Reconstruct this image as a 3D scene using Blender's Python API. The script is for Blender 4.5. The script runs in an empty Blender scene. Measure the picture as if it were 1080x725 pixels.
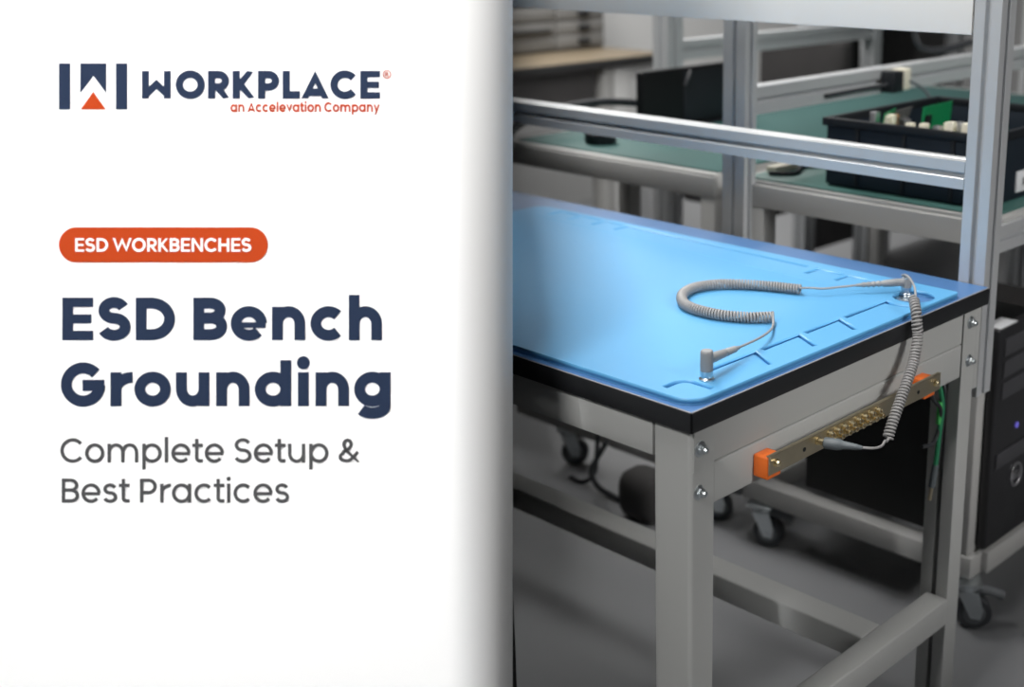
import bpy, bmesh, math, random
from mathutils import Vector, Matrix
random.seed(7)
sc = bpy.context.scene
COL = sc.collection
R = math.radians

# ------------------------------------------------------------------ materials
def mat(name, color, rough=.5, metal=0., noise=None, bump=None, coat=0., spec=.5, sheen=0., aniso=None):
    m = bpy.data.materials.new(name); m.use_nodes = True
    nt = m.node_tree; b = nt.nodes['Principled BSDF']
    b.inputs['Base Color'].default_value = (*color, 1)
    b.inputs['Roughness'].default_value = rough
    b.inputs['Metallic'].default_value = metal
    b.inputs['Coat Weight'].default_value = coat
    b.inputs['Specular IOR Level'].default_value = spec
    tc = nt.nodes.new('ShaderNodeTexCoord')
    if noise:
        sc_, amt = noise
        n = nt.nodes.new('ShaderNodeTexNoise'); n.inputs['Scale'].default_value = sc_; n.inputs['Detail'].default_value = 4
        nt.links.new(tc.outputs['Object'], n.inputs['Vector'])
        mx = nt.nodes.new('ShaderNodeMix'); mx.data_type = 'RGBA'
        nt.links.new(n.outputs['Fac'], mx.inputs['Factor'])
        mx.inputs[6].default_value = (*[c * (1 - amt) for c in color], 1)
        mx.inputs[7].default_value = (*[min(1, c * (1 + amt)) for c in color], 1)
        nt.links.new(mx.outputs[2], b.inputs['Base Color'])
    if bump:
        sc_, st = bump
        n = nt.nodes.new('ShaderNodeTexNoise'); n.inputs['Scale'].default_value = sc_; n.inputs['Detail'].default_value = 3
        nt.links.new(tc.outputs['Object'], n.inputs['Vector'])
        bp = nt.nodes.new('ShaderNodeBump'); bp.inputs['Strength'].default_value = st; bp.inputs['Distance'].default_value = .001
        nt.links.new(n.outputs['Fac'], bp.inputs['Height']); nt.links.new(bp.outputs['Normal'], b.inputs['Normal'])
    return m
M = dict(
    paint=mat('grey powder coat', (.43, .435, .425), .5, bump=(900, .12), noise=(6, .03)),
    paint2=mat('warm grey powder coat', (.46, .457, .445), .55, noise=(5, .04)),
    alu=mat('anodised aluminium', (.62, .635, .65), .42, .45, noise=(40, .02)),
    edge=mat('black plastic edging', (.012, .013, .015), .45),
    lip=mat('painted grey edge highlight', (.30, .29, .30), .5),
    blue=mat('blue laminate', (.062, .155, .34), .34, bump=(1500, .05)),
    silicone=mat('sky blue silicone', (.095, .325, .585), .42, bump=(700, .08), noise=(9, .02)),
    panel=mat('white panel', (.88, .855, .815), .4, noise=(4, .01)),
    zinc=mat('zinc plated steel', (.62, .66, .68), .3, 1.),
    chrome=mat('chrome', (.80, .80, .80), .16, 1.),
    brass=mat('nickel brass', (.66, .58, .42), .34, 1., noise=(60, .06)),
    gold=mat('gold plated jack', (.85, .72, .46), .22, 1.),
    orange=mat('orange insulator', (.80, .16, .02), .45),
    cord=mat('grey cord jacket', (.265, .26, .26), .5),
    plug=mat('grey plug plastic', (.25, .255, .26), .5),
    plugd=mat('slate plug plastic', (.095, .11, .12), .5),
    hole=mat('dark hole', (.01, .01, .01), .8),
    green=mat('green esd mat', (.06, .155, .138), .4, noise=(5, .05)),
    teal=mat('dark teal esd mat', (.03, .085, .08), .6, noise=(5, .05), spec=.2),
    mid=mat('cabinet grey darkened for shade', (.27, .268, .262), .55, noise=(4, .03)),  # cabinet grey, darkened to carry the fade on the left
    tote=mat('black conductive plastic', (.009, .011, .014), .5, spec=.3),
    toted=mat('dark navy plastic', (.006, .012, .020), .6, spec=.3),
    black=mat('black metal case', (.005, .0055, .006), .45, spec=.25),
    bezel=mat('black bezel plastic', (.018, .018, .02), .35),
    bezel2=mat('charcoal bezel plastic', (.05, .05, .055), .35),
    silver=mat('silver badge', (.5, .5, .52), .3, .8),
    rubber=mat('black rubber', (.02, .022, .026), .6),
    tyre=mat('dark grey rubber tread', (.05, .055, .062), .55),
    hub=mat('grey nylon hub', (.16, .17, .18), .5),
    paper=mat('white paper', (.72, .73, .75), .7),
    ink=mat('grey ink', (.22, .22, .23), .7),
    pcb=mat('green circuit board', (.006, .20, .07), .4, noise=(120, .15)),
    pcbx=mat('ivory connector plastic', (.72, .68, .56), .5),
    copper=mat('copper coil', (.50, .26, .13), .4, .6),
    wood=mat('pale wood laminate', (.20, .158, .105), .5, noise=(8, .15)),
    deskdark=mat('dark desk underside', (.05, .05, .05), .6),
    white=mat('white lacquer', (.72, .72, .71), .5),
    wall=mat('light grey wall paint', (.82, .82, .81), .8, noise=(2, .02)),
    greywall=mat('mid grey wall paint', (.30, .30, .30), .8, noise=(2, .03)),
    shade_wall=mat('matte black shade partition', (.012, .012, .013), .9),
    concrete=mat('grey floor coating', (.27, .275, .285), .42, noise=(1.6, .10)),
    slate=mat('dark grey panel', (.10, .095, .095), .6, noise=(3, .05)),
    gcable=mat('green cable jacket', (.02, .20, .09), .45),
    lgreen=mat('bright green sleeve', (.10, .62, .16), .45),
    bag=mat('dark brown bag cloth', (.032, .030, .030), .85, noise=(14, .2)),
    board=mat('white graphic board', (.90, .90, .90), .6, spec=.2),
    navy=mat('navy lettering', (.019, .030, .062), .7, spec=.05),
    rust=mat('orange lettering', (.42, .050, .010), .7, spec=.05),
    gtext=mat('grey lettering', (.074, .074, .077), .7, spec=.05),
)
led = bpy.data.materials.new('blue power light'); led.use_nodes = True
lb = led.node_tree.nodes['Principled BSDF']; lb.inputs['Base Color'].default_value = (.1, .1, .4, 1)
lb.inputs['Emission Color'].default_value = (.25, .2, 1, 1); lb.inputs['Emission Strength'].default_value = .35
M['led'] = led

# ------------------------------------------------------------------ added partition, hidden behind the board to shade the left side
CAM = Vector((-1.09946943, -.95651537, 1.37932662))
YAW, PITCH = R(41.64), R(-15.52)
WAZ = R(50.0)
WD = Vector((math.cos(WAZ), math.sin(WAZ), 0)); WN = Vector((-WD.y, WD.x, 0))       # WN points to the far side of the partition
WP = Vector((CAM.x, CAM.y, 0))

# ------------------------------------------------------------------ mesh building
class MB:
    def __init__(s): s.bm = bmesh.new()
    def box(s, x0, x1, y0, y1, z0, z1, bev=0., seg=2, mtx=None):
        vs = [s.bm.verts.new((x, y, z)) for z in (z0, z1) for y in (y0, y1) for x in (x0, x1)]
        fs = [(0,2,3,1),(4,5,7,6),(0,1,5,4),(2,6,7,3),(0,4,6,2),(1,3,7,5)]
        F = [s.bm.faces.new([vs[i] for i in f]) for f in fs]
        if bev:
            E = list({e for f in F for e in f.edges})
            r = bmesh.ops.bevel(s.bm, geom=E, offset=bev, segments=seg, profile=.5, affect='EDGES')
            vs = list({v for v in r['verts']} | {v for v in vs if v.is_valid})
        if mtx is not None:
            for v in vs: v.co = mtx @ v.co
        return s
    def prism(s, pts, axis, a, b):
        """2D outline swept along an axis. axis x: pts=(y,z); y: (x,z); z: (x,y)"""
        def P(p, t):
            return {'x': (t, p[0], p[1]), 'y': (p[0], t, p[1]), 'z': (p[0], p[1], t)}[axis]
        A = [s.bm.verts.new(P(p, a)) for p in pts]; B = [s.bm.verts.new(P(p, b)) for p in pts]
        n = len(pts)
        for i in range(n): s.bm.faces.new((A[i], A[(i+1) % n], B[(i+1) % n], B[i]))
        s.bm.faces.new(A[::-1]); s.bm.faces.new(B)
        return s
    def lathe(s, base, axis, prof, n=24):
        """prof: (radius, height) pairs along axis, starting and ending wherever they like"""
        base = Vector(base); ax = Vector(axis).normalized()
        u = ax.orthogonal().normalized(); w = ax.cross(u)
        rings = []
        for r, h in prof:
            if r < 1e-6: rings.append([s.bm.verts.new(base + ax*h)])
            else: rings.append([s.bm.verts.new(base + ax*h + (u*math.cos(t) + w*math.sin(t))*r) for t in (2*math.pi*k/n for k in range(n))])
        for a, b in zip(rings, rings[1:]):
            for k in range(n):
                k2 = (k+1) % n
                if len(a) == 1 and len(b) == 1: continue
                if len(a) == 1: s.bm.faces.new((a[0], b[k], b[k2]))
                elif len(b) == 1: s.bm.faces.new((a[k], a[k2], b[0]))
                else: s.bm.faces.new((a[k], a[k2], b[k2], b[k]))
        if len(rings[0]) > 1: s.bm.faces.new(rings[0][::-1])
        if len(rings[-1]) > 1: s.bm.faces.new(rings[-1])
        return s
    def cyl(s, a, b, r, n=20, r2=None):
        a = Vector(a); b = Vector(b)
        return s.lathe(a, b - a, [(r, 0), (r if r2 is None else r2, (b-a).length)], n)
    def tube(s, pts, r, n=8, rad=None):
        pts = [Vector(p) for p in pts]
        t0 = (pts[1]-pts[0]).normalized(); u = t0.orthogonal().normalized()
        rings = []
        for i, p in enumerate(pts):
            t = (pts[min(i+1, len(pts)-1)] - pts[max(i-1, 0)]).normalized()
            u = (u - t*u.dot(t)).normalized(); w = t.cross(u)
            rr = rad[i] if rad else r
            rings.append([s.bm.verts.new(p + (u*math.cos(q) + w*math.sin(q))*rr) for q in (2*math.pi*k/n for k in range(n))])
        for a, b in zip(rings, rings[1:]):
            for k in range(n): s.bm.faces.new((a[k], a[(k+1) % n], b[(k+1) % n], b[k]))
        s.bm.faces.new(rings[0][::-1]); s.bm.faces.new(rings[-1])
        return s
    def build(s, name, m, parent=None, smooth=True, cut=True, angle=35):
        bm = s.bm
        if cut:
            pc = WP - WN*.003
            if any((v.co - pc).dot(WN) > 0 for v in bm.verts):
                g = bm.verts[:] + bm.edges[:] + bm.faces[:]
                r = bmesh.ops.bisect_plane(bm, geom=g, plane_co=pc, plane_no=WN, clear_outer=True)
                ed = [e for e in r['geom_cut'] if isinstance(e, bmesh.types.BMEdge)]
                if ed: bmesh.ops.edgeloop_fill(bm, edges=ed)
        bmesh.ops.recalc_face_normals(bm, faces=bm.faces[:])
        me = bpy.data.meshes.new(name)
        if parent is not None:
            off = Vector(parent.get('_o', (0, 0, 0)))
            bm.transform(Matrix.Translation(-off))
        bm.to_mesh(me); bm.free()
        o = bpy.data.objects.new(name, me); COL.objects.link(o)
        me.materials.append(M[m] if isinstance(m, str) else m)
        if smooth:
            for p in me.polygons: p.use_smooth = True
            me.set_sharp_from_angle(angle=R(angle))
        if parent is not None:
            o.parent = parent
            o['_o'] = tuple(parent.get('_o', (0, 0, 0)))
        return o

def thing(name, label, cat, loc=(0, 0, 0), group=None):
    o = bpy.data.objects.new(name, None); COL.objects.link(o); o.location = loc; o.empty_display_size = .1
    o['_o'] = tuple(loc); o['label'] = label; o['category'] = cat
    if group: o['group'] = group
    return o
def tag(o, label, cat, group=None):
    o['label'] = label; o['category'] = cat
    if group: o['group'] = group
    return o
def struct(o):
    o['kind'] = 'structure'; return o

def spline(pts, n=12):
    pts = [Vector(p) for p in pts]; out = []
    P = [pts[0]*2 - pts[1]] + pts + [pts[-1]*2 - pts[-2]]
    for i in range(1, len(P)-2):
        a, b, c, d = P[i-1:i+3]
        for k in range(n):
            t = k/n
            out.append(.5*((2*b) + (c-a)*t + (2*a-5*b+4*c-d)*t*t + (3*b-a-3*c+d)*t**3))
    out.append(pts[-1]); return out
def coil_pts(path, rad, pitch, seg=12):
    d = [0]
    for a, b in zip(path, path[1:]): d.append(d[-1] + (b-a).length)
    L = d[-1]; N = int(L/pitch*seg); out = []; j = 0
    u = Vector((0, 0, 1))
    for i in range(N+1):
        s_ = L*i/N
        while j < len(d)-2 and d[j+1] < s_: j += 1
        f = (s_-d[j])/max(1e-9, d[j+1]-d[j]); p = path[j].lerp(path[j+1], f)
        j0 = max(0, j-1); j1 = min(len(path)-1, j+2)
        t = (path[j1]-path[j0]).normalized()
        u = (u - t*u.dot(t)).normalized(); w = t.cross(u)
        q = 2*math.pi*i/seg
        out.append(p + (u*math.cos(q) + w*math.sin(q))*rad)
    return out

def slot_profile(x0, x1, y0, y1, sides='xXyY', w=.009, d=.012):
    """outline of a slotted extrusion, counter-clockwise; a slot in the middle of each named side (x: low x, X: high x ...)"""
    cx, cy = (x0+x1)/2, (y0+y1)/2; h = w/2; lip = .0012
    p = [(x0, y0)]
    if 'y' in sides: p += [(cx-h-lip, y0), (cx-h, y0+lip), (cx-h, y0+d), (cx+h, y0+d), (cx+h, y0+lip), (cx+h+lip, y0)]
    p += [(x1, y0)]
    if 'X' in sides: p += [(x1, cy-h-lip), (x1-lip, cy-h), (x1-d, cy-h), (x1-d, cy+h), (x1-lip, cy+h), (x1, cy+h+lip)]
    p += [(x1, y1)]
    if 'Y' in sides: p += [(cx+h+lip, y1), (cx+h, y1-lip), (cx+h, y1-d), (cx-h, y1-d), (cx-h, y1-lip), (cx-h-lip, y1)]
    p += [(x0, y1)]
    if 'x' in sides: p += [(x0, cy+h+lip), (x0+lip, cy+h), (x0+d, cy+h), (x0+d, cy-h), (x0+lip, cy-h), (x0, cy-h-lip)]
    return p

# ------------------------------------------------------------------ room
struct(MB().box(-3, 8, -3, 8, -.05, 0).build('floor', 'concrete', cut=False))
struct(MB().box(1.2, 8, 3.70, 3.8, 0, 2.9).build('wall_back', 'wall'))
struct(MB().box(6.2, 6.3, -3, 3.69, 0, 2.9).build('wall_right', 'greywall', cut=False))
w = MB()
prof_ = [(1.325, 0), (6.6, 0), (6.6, 1.9), (1.70, 1.9), (1.70, 1.32)]
A_ = [w.bm.verts.new(WP + WD*t_ + Vector((0, 0, z_))) for t_, z_ in prof_]; B_ = [w.bm.verts.new(WP + WD*t_ + WN*.03 + Vector((0, 0, z_))) for t_, z_ in prof_]
for i in range(5): w.bm.faces.new((A_[i], A_[(i+1) % 5], B_[(i+1) % 5], B_[i]))
w.bm.faces.new(A_); w.bm.faces.new(B_)
struct(w.build('shade_partition', 'shade_wall', cut=False))  # added out of view to block light from the left

# ------------------------------------------------------------------ main workbench
H = .80
wb = thing('workbench', 'light grey steel workbench in front with a blue top, black edging and brass grounding bar', 'workbench', (.38, .4, 0))
MB().box(.002, .755, .002, 1.6, .7985, .80, .0006, 1).build('laminate_surface', 'blue', wb)
top = MB().box(.004, .753, .004, 1.6, .771, .7985, 0).build('tabletop', 'edge', wb)
e = MB()                                    # black edging; its grey bevel highlight is painted as a top strip
e.box(0, .757, 0, .003, .771, .7985, .0008, 2); e.box(0, .003, 0, 1.6, .771, .7985, .0008, 2)
eb = e.build('edge_band', 'edge', wb)
s_ = MB(); s_.box(.0003, .757, .0003, .0022, .7985, .7998, .0004, 2); s_.box(.0003, .0022, .0003, 1.6, .7985, .7998, .0004, 2)
s_.build('painted_highlight', 'lip', wb)
def leg(x0, x1, y0, y1, side):
    t = .003; h = .0045
    m = MB(); cy = (y0+y1)/2
    r = .006
    def rc(cx, cy_, a0): return [(cx + r*math.cos(R(a0+k*22.5)), cy_ + r*math.sin(R(a0+k*22.5))) for k in range(5)]
    if side > 0:   # opening towards +X
        o = rc(x0+r, y0+r, 180) + rc(x1-.002, y0+.002, 270)[:1] + [(x1, y0), (x1, cy-h), (x1-.03, cy-h), (x1-.03, cy+h), (x1, cy+h), (x1, y1)] + rc(x0+r, y1-r, 90)
    else:
        o = [(x0, y0)] + rc(x1-r, y0+r, 270) + rc(x1-r, y1-r, 0) + [(x0, y1), (x0, cy+h), (x0+.03, cy+h), (x0+.03, cy-h), (x0, cy-h)]
    m.prism(o, 'z', .02, .7705)
    l = m.build('leg', 'paint', wb)
    MB().lathe(((x0+x1)/2, cy, 0), (0, 0, 1), [(.02, 0), (.022, .003), (.022, .008), (.008, .012), (.008, .03)], 20).build('levelling_foot', 'rubber', l)
    return l
leg(.006, .048, .006, .071, 1)
leg(.688, .733, .006, .060, -1)
# front apron (long side) and side apron plates
MB().box(.0062, .036, .0722, 1.6, .7207, .7705, .0015, 2).build('front_apron', 'paint', wb)
MB().box(.68, .733, .062, 1.6, .70, .7705, .0015, 2).build('back_apron', 'paint', wb)
MB().prism([(.010, .7145), (.043, .7145), (.0455, .7195), (.680, .7195), (.680, .7705), (.010, .7705)], 'y', .0045, .030).build('side_apron', 'paint', wb)
MB().box(.046, .680, .003, .034, .6600, .7178, .003, 3).build('side_rail', 'paint', wb)
MB().box(.048, .688, .004, .046, .1950, .2470, .0035, 3).build('side_stretcher', 'paint', wb)
MB().box(.484, .540, .0465, 1.6, .1995, .2465, .0035, 3).build('long_stretcher', 'paint', wb)
for (bx, bz, by) in ((.0215, .744, .0045), (.0215, .684, .006), (.7095, .7485, .006), (.7110, .6815, .006)):
    bl = MB().lathe((bx, by, bz), (0, -1, 0), [(.0105, 0), (.0105, .0012), (.0095, .0018), (.0065, .0018)], 28).build('bolt', 'zinc', wb)
    k = MB().lathe((bx, by-.0018, bz), (0, -1, 0), [(.0068, 0), (.0068, .0042), (.0060, .0050), (.0052, .0050)], 6)
    k.lathe((bx, by-.0068, bz), (0, -1, 0), [(.0046, 0), (.0046, .003), (.0036, .0055), (0, .0066)], 16)
    k.build('hex_nut', 'zinc', bl)
# uprights, rail, white back panel (aluminium extrusions)
up = MB().prism(slot_profile(.758, .806, .012, .060), 'z', .600, 1.62).build('upright', 'alu', wb)
MB().box(.760, .804, .014, .058, 1.62, 1.624, .001).build('end_cap', 'rubber', up)
rl = MB(); pr_ = slot_profile(.758, .803, .957, 1.004)
rl.prism(pr_, 'y', .061, 1.6); rl.build('cross_rail', 'alu', wb)
MB().box(.757, .766, .0635, 1.6, 1.2115, 1.60, .0008, 2).build('back_panel', 'panel', wb)
MB().box(.734, .757, .012, .060, .62, .768, .001).build('mounting_bracket', 'paint', wb)

# grounding bar -- part of the bench
gb = MB()
gb.box(.128, .566, -.0250, -.0225, .679, .7065, .0006, 1)
gb.box(.128, .566, -.0225, -.0190, .7050, .7065, .0004, 1)
gbar = gb.build('grounding_bar', 'brass', wb)
for x0, x1 in ((.128, .158), (.525, .556)):
    MB().box(x0, x1, -.0223, .0028, .6715, .7035, .0025, 3).build('insulator', 'orange', gbar)
for sx in (.143, .551):
    k = MB().lathe((sx, -.025, .6935), (0, -1, 0), [(.0065, 0), (.0065, .001), (.0048, .001), (.0048, .0045), (.0040, .0062), (0, .0068)], 20)
    k.build('bar_screw', 'gold', gbar)
for hx in (.2055, .500):
    MB().lathe((hx, -.0251, .6925), (0, -1, 0), [(.0033, 0), (.0033, .0004)], 16).build('screw_hole', 'hole', gbar)
for row, (z, off) in enumerate(((.6985, 0), (.6885, .008))):
    for k in range(8):
        x = .262 + off + .0172*k
        j = MB().lathe((x, -.0250, z), (0, -1, 0), [(.0052, 0), (.0052, .002), (.0042, .002), (.0042, .0085), (.0034, .0095), (.0020, .0095), (.0020, .005), (0, .005)], 18)
        j.build('banana_jack', 'gold', gbar)
MB().lathe((.236, -.025, .696), (0, -1, 0), [(.0062, 0), (.0062, .003), (.0048, .003), (.0048, .011), (0, .011)], 20).build('banana_jack', 'gold', gbar)

# ------------------------------------------------------------------ silicone mat
def curve_solid(loops, z0, z1):
    """flat outline with holes, extruded; returns a bmesh"""
    cu = bpy.data.curves.new('tmp', 'CURVE'); cu.dimensions = '2D'; cu.fill_mode = 'BOTH'; cu.extrude = (z1-z0)/2
    for lp in loops:
        sp = cu.splines.new('POLY'); sp.points.add(len(lp)-1); sp.use_cyclic_u = True
        for q, (x, y) in zip(sp.points, lp): q.co = (x, y, 0, 1)
    o = bpy.data.objects.new('tmp', cu); COL.objects.link(o)
    dg = bpy.context.evaluated_depsgraph_get(); dg.update()
    me = bpy.data.meshes.new_from_object(o.evaluated_get(dg))
    bm = bmesh.new(); bm.from_mesh(me); bpy.data.objects.remove(o); bpy.data.curves.remove(cu); bpy.data.meshes.remove(me)
    bm.transform(Matrix.Translation((0, 0, (z0+z1)/2))); bmesh.ops.remove_doubles(bm, verts=bm.verts[:], dist=1e-6)
    return bm
def fillet(pts, rs, n=6):
    out = []; N = len(pts)
    for i, p in enumerate(pts):
        r = rs[i] if isinstance(rs, (list, tuple)) else rs
        p = Vector((*p, 0)); a = Vector((*pts[i-1], 0)); b = Vector((*pts[(i+1) % N], 0))
        if r < 1e-5: out.append((p.x, p.y)); continue
        da = (a-p).normalized(); db = (b-p).normalized(); half = da.angle(db)/2
        t = r/math.tan(half); c = p + (da+db).normalized()*(r/math.sin(half)); s0 = p + da*t; s1 = p + db*t
        v0 = s0-c; v1 = s1-c; ang = math.atan2(v0.cross(v1).z, v0.dot(v1))
        for k in range(n+1):
            q = ang*k/n; out.append((c.x + v0.x*math.cos(q) - v0.y*math.sin(q), c.y + v0.x*math.sin(q) + v0.y*math.cos(q)))
    return out
MX0, MX1, MY0, MY1 = .011, .668, .008, 1.006
outer = fillet([(MX0, MY0), (MX1, MY0), (MX1, MY1), (MX0, MY1)], [.030, .006, .03, .03], 10)
ring = [(.598 + .036*math.cos(t), .050 + .033*math.sin(t)) for t in (2*math.pi*k/40 for k in range(40))]
def groove(pts, w=.0108):
    P = [Vector((*p, 0)) for p in pts]; L_, R_ = [], []
    for i in range(len(P)):
        d0 = (P[i]-P[i-1]).normalized() if i else None; d1 = (P[i+1]-P[i]).normalized() if i < len(P)-1 else None
        d0 = d0 or d1; d1 = d1 or d0
        n0 = Vector((-d0.y, d0.x, 0)); mm = (n0 + Vector((-d1.y, d1.x, 0))).normalized(); k = w/2/max(.4, mm.dot(n0))
        L_.append((P[i].x + mm.x*k, P[i].y + mm.y*k)); R_.append((P[i].x - mm.x*k, P[i].y - mm.y*k))
    return L_ + R_[::-1]
pk = []
pk.append(groove([(.027, .0705), (.048, .0705)] + [(.048 + .0175*math.cos(R(a_)), .053 + .0175*math.sin(R(a_))) for a_ in (75, 60, 45, 30, 15)] + [(.0655, .053), (.0655, .021)]))
for xa, xb, sl in ((.098, .213, .027), (.229, .3155, .025), (.330, .417, .025)):
    pk.append(groove([(xa, .0690), (xb, .0695), (xb-sl, .0225)]))
pk.append(groove([(.431, .0685), (.545, .0685)] + [(.598 + .060*math.cos(R(d)), .050 + .052*math.sin(R(d))) for d in range(168, 214, 9)]))
for ya, yb in ((.141, .200), (.207, .263), (.285, .733), (.745, .797), (.808, .866), (.876, .929)):
    xf = .632 + (yb-.2)*.03
    pk.append(groove([(xf-.038, yb), (xf, yb), (xf - (yb-ya)*.028, ya)]))
crease = [(.5584, .100), (.5604, .100), (.5952, .940), (.5932, .940)]
m = MB(); m.bm.free()
m.bm = curve_solid([outer, ring], .8002, .8017)
bm2 = curve_solid([outer, ring] + pk + [crease], .8017, .8092)
me2 = bpy.data.meshes.new('t'); bm2.to_mesh(me2); bm2.free(); m.bm.from_mesh(me2); bpy.data.meshes.remove(me2)
cutb = m.build('soldering_mat', 'silicone', smooth=False, cut=True)
tag(cutb, 'sky blue silicone mat with moulded pockets lying on the blue bench top', 'mat')

# metal snap plate inside the round opening of the mat
tag(MB().lathe((.604, .066, .8001), (0, 0, 1), [(.017, 0), (.017, .0016), (.0155, .0022), (.006, .0022), (.006, .0045), (0, .0045)], 32).build('ground_snap', 'zinc'),
    'round metal snap in the round opening at the far right corner of the blue mat', 'snap')

# ------------------------------------------------------------------ coiled cords
def stud(root, x, y, z, big=1.):
    MB().lathe((x, y, z), (0, 0, 1), [(.0104*big, 0), (.0104*big, .0018), (.0088, .0030), (.0080, .0038), (.0080, .0075), (.0086, .0080), (.0086, .0125), (.0080, .0130)], 28).build('snap_stud', 'zinc', root)
cd = thing('coiled_cord', 'grey coiled grounding cord curled in a loop on the blue mat', 'cord', (.084, .048, .8094))
ZM = .8094
stud(cd, .0845, .0478, ZM)
pb = MB().lathe((.0845, .0478, ZM+.0115), (0, 0, 1), [(.0084, 0), (.0087, .003), (.0087, .0245), (.0082, .0275), (.0070, .0288), (0, .0292)], 28).build('plug_body', 'plug', cd)
ba = Vector((.0845, .0478, ZM+.0270)); bb = Vector((.166, .0600, .8300))
q = [ba.lerp(bb, t) for t in (.08, .25, .45, .55, .58, .63, .66, .71, .74, .79, .82, .87, .90, 1.)]
MB().tube(q, .005, 14, [.0068, .0068, .0060, .0056, .0040, .0056, .0039, .0053, .0037, .0050, .0035, .0047, .0032, .0026]).build('strain_relief', 'plug', pb)
zc = ZM + .0088
loop = spline([(.338, .134, zc), (.3130, .158, zc), (.2935, .198, zc), (.2900, .240, zc), (.2980, .272, zc), (.3180, .298, zc), (.3440, .317, zc), (.3750, .325, zc), (.405, .318, zc), (.4300, .301, zc), (.4510, .272, zc), (.4680, .238, zc), (.4850, .191, zc)], 10)
cc = coil_pts(loop, .0068, .0048)
MB().tube(cc, .0020, 8).build('coil', 'cord', cd)
MB().tube(spline([bb, (.225, .0725, .8255), (.277, .093, .8195), (.318, .118, .8140), cc[0]], 10), .0018, 8).build('lead', 'cord', cd)
c2 = Vector((.6110, .0740, .8260)); b2 = Vector((.552, .1290, .8225))
MB().tube(spline([cc[-1], (.493, .178, .8215), (.503, .160, .8215), (.527, .146, .8215), b2], 10), .0018, 8).build('lead', 'cord', cd)
stud(cd, .6140, .0735, .8046, .9)
p2 = MB().lathe((.6140, .0735, .8150), (0, 0, 1), [(.0080, 0), (.0084, .002), (.0084, .0150), (.0078, .0168), (.0060, .0172)], 28).build('plug_body', 'plug', cd)
MB().lathe((.6140, .0735, .8322), (0, 0, 1), [(.0066, -.001), (.0066, .0008), (.0050, .0022), (0, .0028)], 24).build('snap_socket', 'chrome', p2)
q = [c2.lerp(b2, t) for t in (.05, .3, .45, .5, .55, .6, .65, .7, .75, .8, .85, .9, 1.)]
MB().tube(q, .005, 14, [.0064, .0062, .0055, .0040, .0053, .0038, .0051, .0036, .0048, .0034, .0044, .0032, .0024]).build('strain_relief', 'plug', p2)

ch = thing('coiled_cord', 'grey coiled grounding cord hanging over the bench edge down to the brass bar', 'cord', (.5, -.01, .81))
hang = spline([(.5238, .006, .8308), (.5059, -.0105, .8154), (.5000, -.0165, .7984), (.4983, -.020, .7802), (.4800, -.026, .7500), (.4520, -.034, .7290), (.4140, -.0420, .6970), (.3920, -.046, .6750), (.3810, -.048, .6600)], 10)
hc = coil_pts(hang, .0069, .0052)
MB().tube(hc, .0019, 8).build('coil', 'cord', ch)
MB().tube(spline([(.6180, .0850, .8330), (.6060, .0720, .8390), (.590, .0540, .8400), (.565, .0300, .8360), (.540, .0120, .8280), hc[0]], 10), .0019, 8).build('lead', 'cord', ch)
pa = Vector((.236, -.0362, .6960)); pe = Vector((.2560, -.0850, .6960))
q = [pa.lerp(pe, t) for t in (0, .03, .35, .45, .52, .56, .61, .65, .70, .74, .79, .83, .88, 1.)]
MB().tube(q, .005, 16, [.0072, .0080, .0082, .0072, .0056, .0060, .0050, .0055, .0045, .0050, .0041, .0045, .0036, .0026]).build('banana_plug', 'plugd', ch)
MB().tube(spline([pe, (.276, -.092, .6910), (.306, -.085, .6830), (.338, -.070, .6760), (.362, -.058, .6640), hc[-1]], 10), .0019, 8).build('lead', 'cord', ch)

# green earth wire at the far leg
gw = thing('earth_cable', 'green earth cable tied with black cord inside the far right bench leg', 'cable', (.67, .03, .66))
MB().tube(spline([(.668, .042, .690), (.670, .040, .655), (.672, .033, .63), (.676, .030, .60), (.672, .031, .56), (.668, .031, .52), (.662, .031, .48)], 8), .0042, 10).build('green_wire', 'gcable', gw)
MB().tube(spline([(.674, .034, .612), (.675, .033, .595), (.674, .033, .572)], 6), .0062, 10).build('light_green_sleeve', 'lgreen', gw)
MB().tube(spline([(.682, .042, .690), (.682, .040, .655), (.681, .030, .63), (.680, .030, .60), (.677, .030, .55), (.668, .030, .49)], 8), .0036, 8).build('black_wire', 'rubber', gw)
MB().tube(spline([(.640, .042, .680), (.642, .040, .650), (.652, .035, .622), (.670, .030, .600), (.672, .032, .565), (.652, .030, .545), (.624, .035, .545)], 8), .0034, 8).build('black_wire', 'rubber', gw)
MB().tube(spline([(.666, .031, .50), (.660, .031, .475), (.657, .031, .462)], 6), .0058, 10, None).build('wire_sleeve', 'plugd', gw)
MB().tube(spline([(.657, .031, .462), (.654, .031, .450), (.652, .031, .440)], 4), .0036, 8).build('ring_terminal', 'brass', gw)

# ------------------------------------------------------------------ second bench (mobile, green mat), rear right
mb = thing('mobile_workbench', 'grey mobile workbench on casters with a green mat and slotted rails, behind the blue bench', 'workbench', (1.6, .43, 0))
BX0, BX1, BY0, BY1 = 1.0, 2.75, .115, .765
MB().box(BX0+.012, BX1, BY0+.012, BY1-.01, .842, .852, .001).build('tabletop', 'paint2', mb)
MB().box(BX0, BX0+.045, BY0+.045, BY1-.02, .797, .845, .002).build('frame_beam', 'paint2', mb)
MB().box(BX0, BX1, BY1-.02, BY1+.01, .797, .842, .002).build('frame_beam', 'paint2', mb)
MB().prism(slot_profile(BY0, BY0+.045, .790, .842), 'x', BX0+.002, BX1).build('slotted_frame_beam', 'alu', mb)
for (x, y) in ((BX0+.002, .136), (BX0+.002, .668), (BX1-.05, .136), (BX1-.05, .668)):
    MB().box(x, x+.045, y, y+.040, .155, .797, .003).build('leg', 'paint2', mb)
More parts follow.
